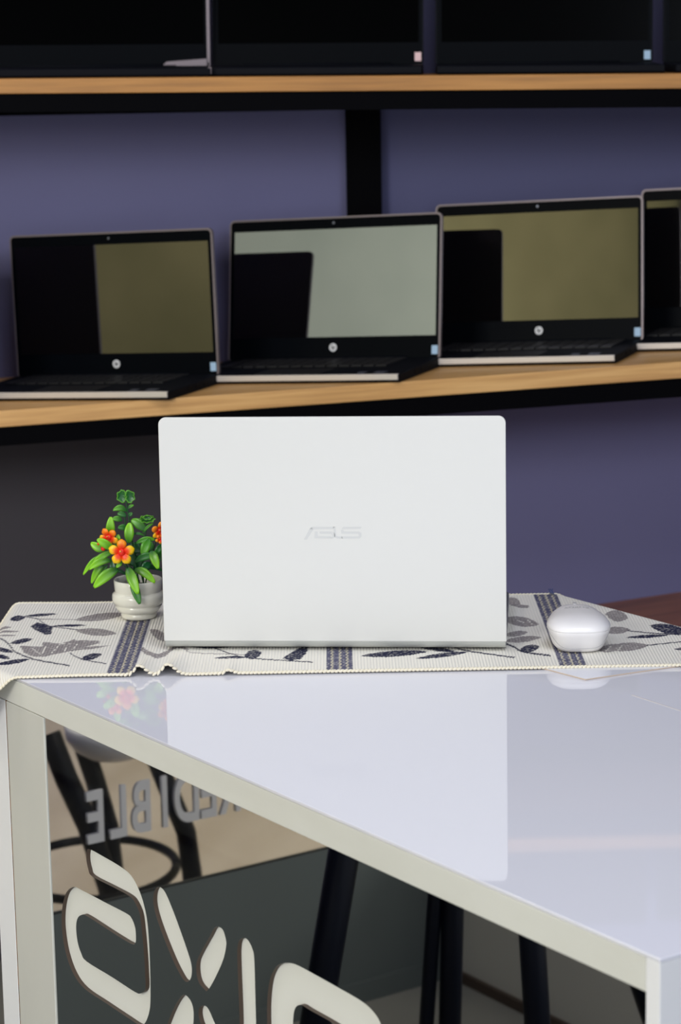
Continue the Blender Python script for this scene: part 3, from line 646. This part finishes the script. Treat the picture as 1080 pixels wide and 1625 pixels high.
def leaf(base, tip, wd, dy0=0.0, dy1=0.0, arch=0.12, ca=DK, cb=BR, serr=0):
    a, b = pp(*base, dy0), pp(*tip, dy1); ax = b - a; L_ = ax.length; t = ax.normalized()
    sd = t.cross(Vector((0, -1, 0))).normalized(); nn = sd.cross(t).normalized(); 
    if nn.y > 0: nn = -nn
    wd = wd * KS * 1.12; bm = bmesh.new(); cols = []; rows = []; n = 16 if not serr else 30
    for i in range(n + 1):
        s = i / n; hw = wd / 2 * (sin(pi * min(1, s * .93 + .035)) ** .62)
        if serr: hw *= 1.0 if i % 2 else .55
        c = a + ax * s + Z * (arch * L_ * 4 * s * (1 - s)) + nn * (.10 * L_ * sin(pi * s)); row = []
        for j in (-1, -.5, 0, .5, 1):
            p = c + sd * (hw * j) + nn * (-.22 * hw * (1 - abs(j)))
            row.append(bm.verts.new(p)); cc = mixc(ca, cb, min(1, max(0, s * 1.15 - .08) + .12 * abs(j))); cols.append(cc)
        rows.append(row)
    for r0, r1 in zip(rows, rows[1:]):
        for j in range(4): bm.faces.new((r0[j], r0[j + 1], r1[j + 1], r1[j]))
    o = colbm('leaf', bm, cols, m_leaf, pl); return o
MDB = (lin(96), lin(172), lin(34), 1)
for a in [((372,645),(378,408),88,.004,.002,0,MD,BR), ((572,690),(578,472),92,-.006,-.004,0,MD,BR), ((455,745),(456,598),58,-.004,-.006,0,MDB,BR),
          ((410,765),(232,648),84,-.012,-.016,.06,MD,BR), ((330,760),(162,690),88,.0,.002,-.06,DK,BR), ((385,880),(145,970),74,-.006,-.010,.16,DK,BR),
          ((330,840),(82,1028),58,.002,.0,.20,MD,BR), ((460,968),(196,1165),104,-.014,-.020,.10,DK,BR), ((345,920),(240,1068),48,.004,.006,.08,DK,MDB),
          ((300,930),(170,1120),66,.0,.0,.20,DK,BR), ((555,955),(668,1235),100,-.024,-.038,.08,DK,BR), ((600,1060),(688,1345),86,-.024,-.036,.05,DK,MD),
          ((630,975),(852,1115),84,-.014,-.020,.16,DK,BR), ((395,890),(405,995),62,-.010,-.012,0,DK,DK), ((500,890),(438,952),42,-.012,-.014,.05,MD,BR),
          ((560,1040),(300,1015),46,.004,.006,.22,DK,DK), ((790,640),(716,825),92,-.006,-.010,.05,MD,MDB), ((650,690),(850,650),56,-.004,-.004,.12,MD,MDB),
          ((810,775),(885,965),84,-.016,-.022,.10,DK,BR), ((640,890),(860,830),78,-.008,-.010,.14,DK,MD), ((800,900),(715,985),86,-.010,-.014,.05,DK,DK),
          ((700,960),(930,985),56,.0,.004,.16,DK,DK), ((760,560),(600,440),96,.0,.002,.10,DK,MDB), ((930,700),(850,830),60,-.004,-.006,.05,DK,MD),
          ((610,600),(740,612),26,.0,.0,.18,DK,MD), ((720,580),(830,478),26,.0,.0,.10,MD,MDB), ((700,780),(590,700),120,.004,.006,.0,DK,DK), ((720,860),(640,720),110,.006,.008,.0,DK,DK),
          ((760,820),(800,660),110,.008,.012,.0,DK,MD), ((640,930),(560,800),110,.004,.006,.0,DK,DK), ((880,880),(960,760),90,.004,.006,.0,DK,MD), ((640,1000),(700,850),90,.006,.004,0,DK,DK)]:
    leaf(*a[:3], a[3], a[4], a[5], a[6], a[7])
leaf((395,785), (190,900), 78, -.006, -.008, .08, MD, BR, serr=1)
def scallop(cx, cy, rx, ry, lobes, dy, cup=0.0, ca=DK, cb=MDB):
    c = pp(cx, cy, dy); bm = bmesh.new(); cols = []; n = lobes * 6; rings = []
    ctr = bm.verts.new(c); cols.append(ca)
    for q in (.5, .85, 1.0):
        rg = []
        for k in range(n):
            a = 2 * pi * k / n; rr = q * (1 + .13 * cos(lobes * a) * q)
            rg.append(bm.verts.new(c + Vector((rx * KS * rr * cos(a), -cup * q * q, ry * KS * rr * sin(a))))); cols.append(mixc(ca, cb, 0 if q < .8 else (.35 if q < .9 else 1)))
        rings.append(rg)
    for k in range(n):
        k2 = (k + 1) % n; bm.faces.new((ctr, rings[0][k], rings[0][k2]))
        for a, b in zip(rings, rings[1:]): bm.faces.new((a[k], b[k], b[k2], a[k2]))
    return colbm('leaf', bm, cols, m_leaf, pl)
def heart(cx, cy, ang, size, dy):
    c = pp(cx, cy, dy); bm = bmesh.new(); cols = []; out = []
    for k in range(40):
        a = 2 * pi * k / 40; r = (.62 + .38 * abs(sin(a)) ** .8) * (1.0 if cos(a) < 0 else .78 + .1 * abs(sin(2.5 * a)))
        if cos(a) < 0: r *= 1.1
        r *= 1 + .045 * cos(9 * a)
        x, y = r * cos(a), r * sin(a); out.append((x * cos(ang) - y * sin(ang), x * sin(ang) + y * cos(ang), k))
    ctr = bm.verts.new(c + Vector((0, .001, 0))); cols.append(DK); r1 = []; r2 = []
    for x, y, k in out:
        r1.append(bm.verts.new(c + Vector((x * .78 * size * KS, .0, y * .78 * size * KS)))); cols.append(mixc(DK, MD, .35))
    for x, y, k in out:
        r2.append(bm.verts.new(c + Vector((x * size * KS, -.001, y * size * KS)))); cols.append(MDB)
    for k in range(40):
        k2 = (k + 1) % 40; bm.faces.new((ctr, r1[k], r1[k2])); bm.faces.new((r1[k], r2[k], r2[k2], r1[k2]))
    return colbm('leaf', bm, cols, m_leaf, pl)
heart(486, 186, pi * .98, 72, .0); heart(592, 186, 0.1, 72, .0)
scallop(770, 425, 86, 44, 8, -.002, .004); scallop(772, 412, 52, 26, 6, -.006, .002)
for a in (((555,345),(402,335),62,0,-.002,.22,DK,MDB), ((560,318),(622,280),32,0,0,.1,DK,MDB), ((545,400),(450,370),58,0,0,.1,DK,MD), ((570,400),(606,362),38,0,0,0,DK,MD), ((500,445),(395,425),56,0,-.002,.1,DK,MDB), ((560,540),(455,520),62,.002,0,.12,DK,MD)):
    leaf(*a[:3], a[3], a[4], a[5], a[6], a[7])
def stem(pts, r=8):
    bm = bmesh.new(); tube(bm, catmull([tuple(pp(x, y, d)) for x, y, d in pts], 5, False), r * KS, 7); obj('stem', bm, m_stem, pl, smooth=True)
stem([(690,1160,0), (640,900,0), (580,480,0), (560,340,0), (541,240,0)], 9)
stem([(730,1160,.0), (725,900,0), (750,560,0), (770,440,0)], 9)
stem([(670,1160,-.002), (560,960,-.008), (495,820,-.016)], 8); stem([(700,1160,0), (600,960,.0), (450,780,0), (370,640,0)], 8)
stem([(740,1160,.002), (800,900,0), (870,640,0), (900,540,0)], 8); stem([(700,1170,-.004), (640,1020,-.006), (540,960,-.012)], 8)
stem([(740,1170,-.002), (700,1020,-.004), (640,970,-.010)], 9); stem([(535,510,.001), (528,395,.001)], 7); stem([(690,1100,0),(560,960,0),(400,880,-.002),(320,850,0)], 6)
RD = (lin(240), lin(30), lin(8), 1); OR = (lin(252), lin(100), lin(18), 1); YL = (lin(254), lin(206), lin(18), 1)
def flower(cx, cy, R, dy, rot, tilt=(0, 0), n=5, yel=1.0, skip=()):
    c = pp(cx, cy, dy); q = Matrix.Rotation(tilt[0], 3, 'X') @ Matrix.Rotation(tilt[1], 3, 'Z'); bm = bmesh.new(); cols = []
    for k in range(n):
        if k in skip: continue
        a = rot + 2 * pi * k / n; rows = []
        yk = yel * (1.0 if sin(a) < .5 else .35)
        for i in range(9):
            s = i / 8; hw = R * KS * .40 * (sin(pi * (s * .88 + .06)) ** .55) * (.40 + .80 * s); row = []
            for j in (-1, -.5, 0, .5, 1):
                rad = R * KS * (s * (1 - .10 * abs(j) * s)) ; x = rad; y = hw * j
                p = Vector((x * cos(a) - y * sin(a), -.0032 * sin(pi * s * .8) + .0008 * abs(j), x * sin(a) + y * cos(a)))
                row.append(bm.verts.new(c + q @ p)); t = s + .18 * abs(j)
                cols.append(mixc(RD, OR, min(1, max(0, t - .34) * 3.4)) if t < .62 else mixc(OR, YL, min(1, (t - .56) * 4.2) * yk))
            rows.append(row)
        for r0, r1 in zip(rows, rows[1:]):
            for j in range(4): bm.faces.new((r0[j], r0[j + 1], r1[j + 1], r1[j]))
    f = colbm('flower', bm, cols, m_petal, pl)
    bm = bmesh.new(); r = bmesh.ops.create_uvsphere(bm, u_segments=14, v_segments=9, radius=R * KS * .27)['verts']
    for v in r: v.co = c + q @ (Vector((v.co.x, v.co.y * .6 - .0012, v.co.z)))
    obj('flower_centre', bm, MATS.get('petal_red') or mat('petal_red', rgb(236, 38, 10), .45), f, smooth=True)
    bm = bmesh.new(); r = bmesh.ops.create_uvsphere(bm, u_segments=8, v_segments=6, radius=R * KS * .06)['verts']
    for v in r: v.co = c + q @ (v.co + Vector((-.0012, -R * KS * .2 - .0012, .0018)))
    obj('stamen', bm, MATS.get('stamen_yellow') or mat('stamen_yellow', rgb(236, 200, 90), .5), f, smooth=True)
flower(495, 787, 150, -.022, pi / 2 - .04); flower(362, 622, 118, -.006, pi / 2 + .55, (.25, -.3), yel=.8)
flower(900, 545, 112, -.008, 2.6, (.4, .5), yel=1.0); flower(905, 640, 60, -.010, 2.2, (.2, .3), yel=.5)
for x, y, r in ((245, 698, 15), (296, 748, 27)):
    bm = bmesh.new(); rv = bmesh.ops.create_uvsphere(bm, u_segments=10, v_segments=8, radius=r * KS)['verts']; c = pp(x, y, -.012)
    for v in rv: v.co += c
    obj('bud', bm, MATS['petal_red'], pl, smooth=True)

# ------------------------------------------------------------------ things reflected in the mirrored panel
PM = PF                                          # mirror plane through the panel front
def rf(p):
    p = Vector(p); return p + N_out * (2 * (p - PM).dot(B))
corner_v = onz(715, 1548, 0.0)
def mapv(bm):
    for v in bm.verts: v.co = rf(v.co)
    return bm
def vwall(t0, t1, dirv, th, z0, z1, side):
    a = corner_v + dirv * t0; b = corner_v + dirv * t1; n = side * th; bm = bmesh.new()
    prism(bm, [(q.x, q.y) for q in (a, b, b + n, a + n)], z0, z1); return mapv(bm)
def zB(u, v):
    p = onplane(u, v, corner_v, A); return p
pt = zB(300, 1400); hz = pt.z
struct('wall_sill', vwall(0, 1.05, -B, .012, 0, hz, A), m_sill)
struct('wall_low', vwall(0, 1.9, -A, .06, 0, hz + .05, B), mat('low_wall_beige_grey', rgb(200, 196, 184), .6))
bs = vwall(0.0, 1.05, -B, -.008, 0, .035, A); struct('baseboard_sill', bs, m_sill)
struct('baseboard_low', vwall(0.0, 1.9, -A, -.008, 0, .018, B), m_edge)
struct('window_1', vwall(.04, 1.0, -B, .005, hz, hz + .6, A), m_glass)
# marble floor beyond the sill
bm = bmesh.new(); a = corner_v + A * .06; q4 = [a + B * .4, a - B * 1.02, a - B * 1.02 + A * 2.3, a + B * .4 + A * 2.3]
prism(bm, [(q.x, q.y) for q in q4], 0.0005, .004); mapv(bm)
for v in bm.verts:
    v.co.x = max(v.co.x, -3.38); v.co.y = min(v.co.y, YW - .02)
struct('floor_marble', bm, m_marble)
# lettering on the glass (reads correctly from the table side)
lt = thing('window_lettering', 'grey cut-out word on the low window, readable from the table side', 'sign', rf(zB(250, 1290)))
e0 = zB(147, 1294); e1 = zB(302, 1272); dt = (e1 - e0).length
x_per = dt / 4.0
word = 'INCREDIBLE'; capz = zB(150, 1257).z - zB(150, 1337).z
for i, ch in enumerate(word[::-1]):
    bm = text_mesh(ch, capz / .70, .006, sx=.58, bold=.0022)
    p = corner_v + (-B) * ((corner_v - e0).dot(B)) + B * (x_per * i * .93) - A * .008; p.z = e0.z + (-.004)
    for v in bm.verts: v.co = rf(p + (-B) * v.co.x * 1 + Z * v.co.y + A * v.co.z * .5) - lt.location
    obj('letter', bm, m_glassletter, lt)
# round stool beyond the sill
SV = ony(180, 1370, 3.98); SV.z = 0; stc = rf(SV)
st = thing('round_stool', 'low stool with white seat and black legs beyond the window sill', 'stool', stc)
def vp(u, v, y): return ony(u, v, y)
def rfl(p): return rf(p) - stc
seat_c = vp(180, 1168, 3.98)
bm = bmesh.new(); lathe(bm, [(0, -.038), (.045, -.034), (.07, -.018), (.082, 0), (.084, .02), (.078, .022), (.06, .012), (0, .004)], 40)
for v in bm.verts: v.co = rfl(seat_c + v.co)
obj('seat', bm, m_seat, st, smooth=True)
for pts, wd in (([(78,1165,3.9),(105,1235,3.88),(140,1310,3.88),(172,1405,3.87),(190,1480,3.87)], .020), ([(126,1165,4.0),(150,1235,4.0),(172,1310,4.0),(180,1380,4.0),(185,1500,4.0)], .018), ([(246,1200,3.95),(270,1260,3.92),(295,1320,3.92),(305,1390,3.92),(310,1480,3.92)], .0175)):
    bm = bmesh.new(); tube(bm, [rfl(vp(*p)) for p in pts], wd, 12); obj('leg', bm, m_chairleg, st, smooth=True)
rc = vp(150, 1378, 3.98); bm = bmesh.new()
tube(bm, [rfl(rc + Vector((.142 * cos(a * pi / 24), .16 * sin(a * pi / 24), 0))) for a in range(49)], .0085, 8); obj('foot_ring', bm, m_chairleg, st, smooth=True)
# bar stool standing in front of the table
BV = Vector((.165, 2.92, 0)); bsr = rf(BV)
bsn = thing('bar_stool', 'tall black bar stool standing in front of the mirrored side of the table', 'stool', bsr)
bm = bmesh.new(); lathe(bm, [(0, .70), (.13, .70), (.15, .715), (.15, .745), (.13, .755), (0, .755)], 40)
for v in bm.verts: v.co = rf(BV + v.co) - bsr
obj('seat', bm, m_chairleg, bsn, smooth=True)
def flatleg(p_top, p_bot, wd):
    a, b = Vector(p_top), Vector(p_bot); bm = bmesh.new(); tube(bm, [rf(a) - bsr, rf(b) - bsr], [wd / 2, wd / 2], 4 if False else 14); return bm
def legline(u0, v0, u1, v1, y, wd):
    a = ony(u0, v0, y); b = ony(u1, v1, y); d = (b - a) / (b.z - a.z); obj('leg', flatleg(a + d * (.70 - a.z), b + d * (0 - b.z), wd), m_chairleg, bsn, smooth=True)
legline(546, 1350, 512, 1555, 2.90, .041); legline(1018, 1560, 1040, 1625, 2.90, .032)
legline(690, 1420, 678, 1600, 2.98, .020); legline(718, 1430, 714, 1600, 2.98, .030); legline(844, 1490, 852, 1620, 2.80, .033)
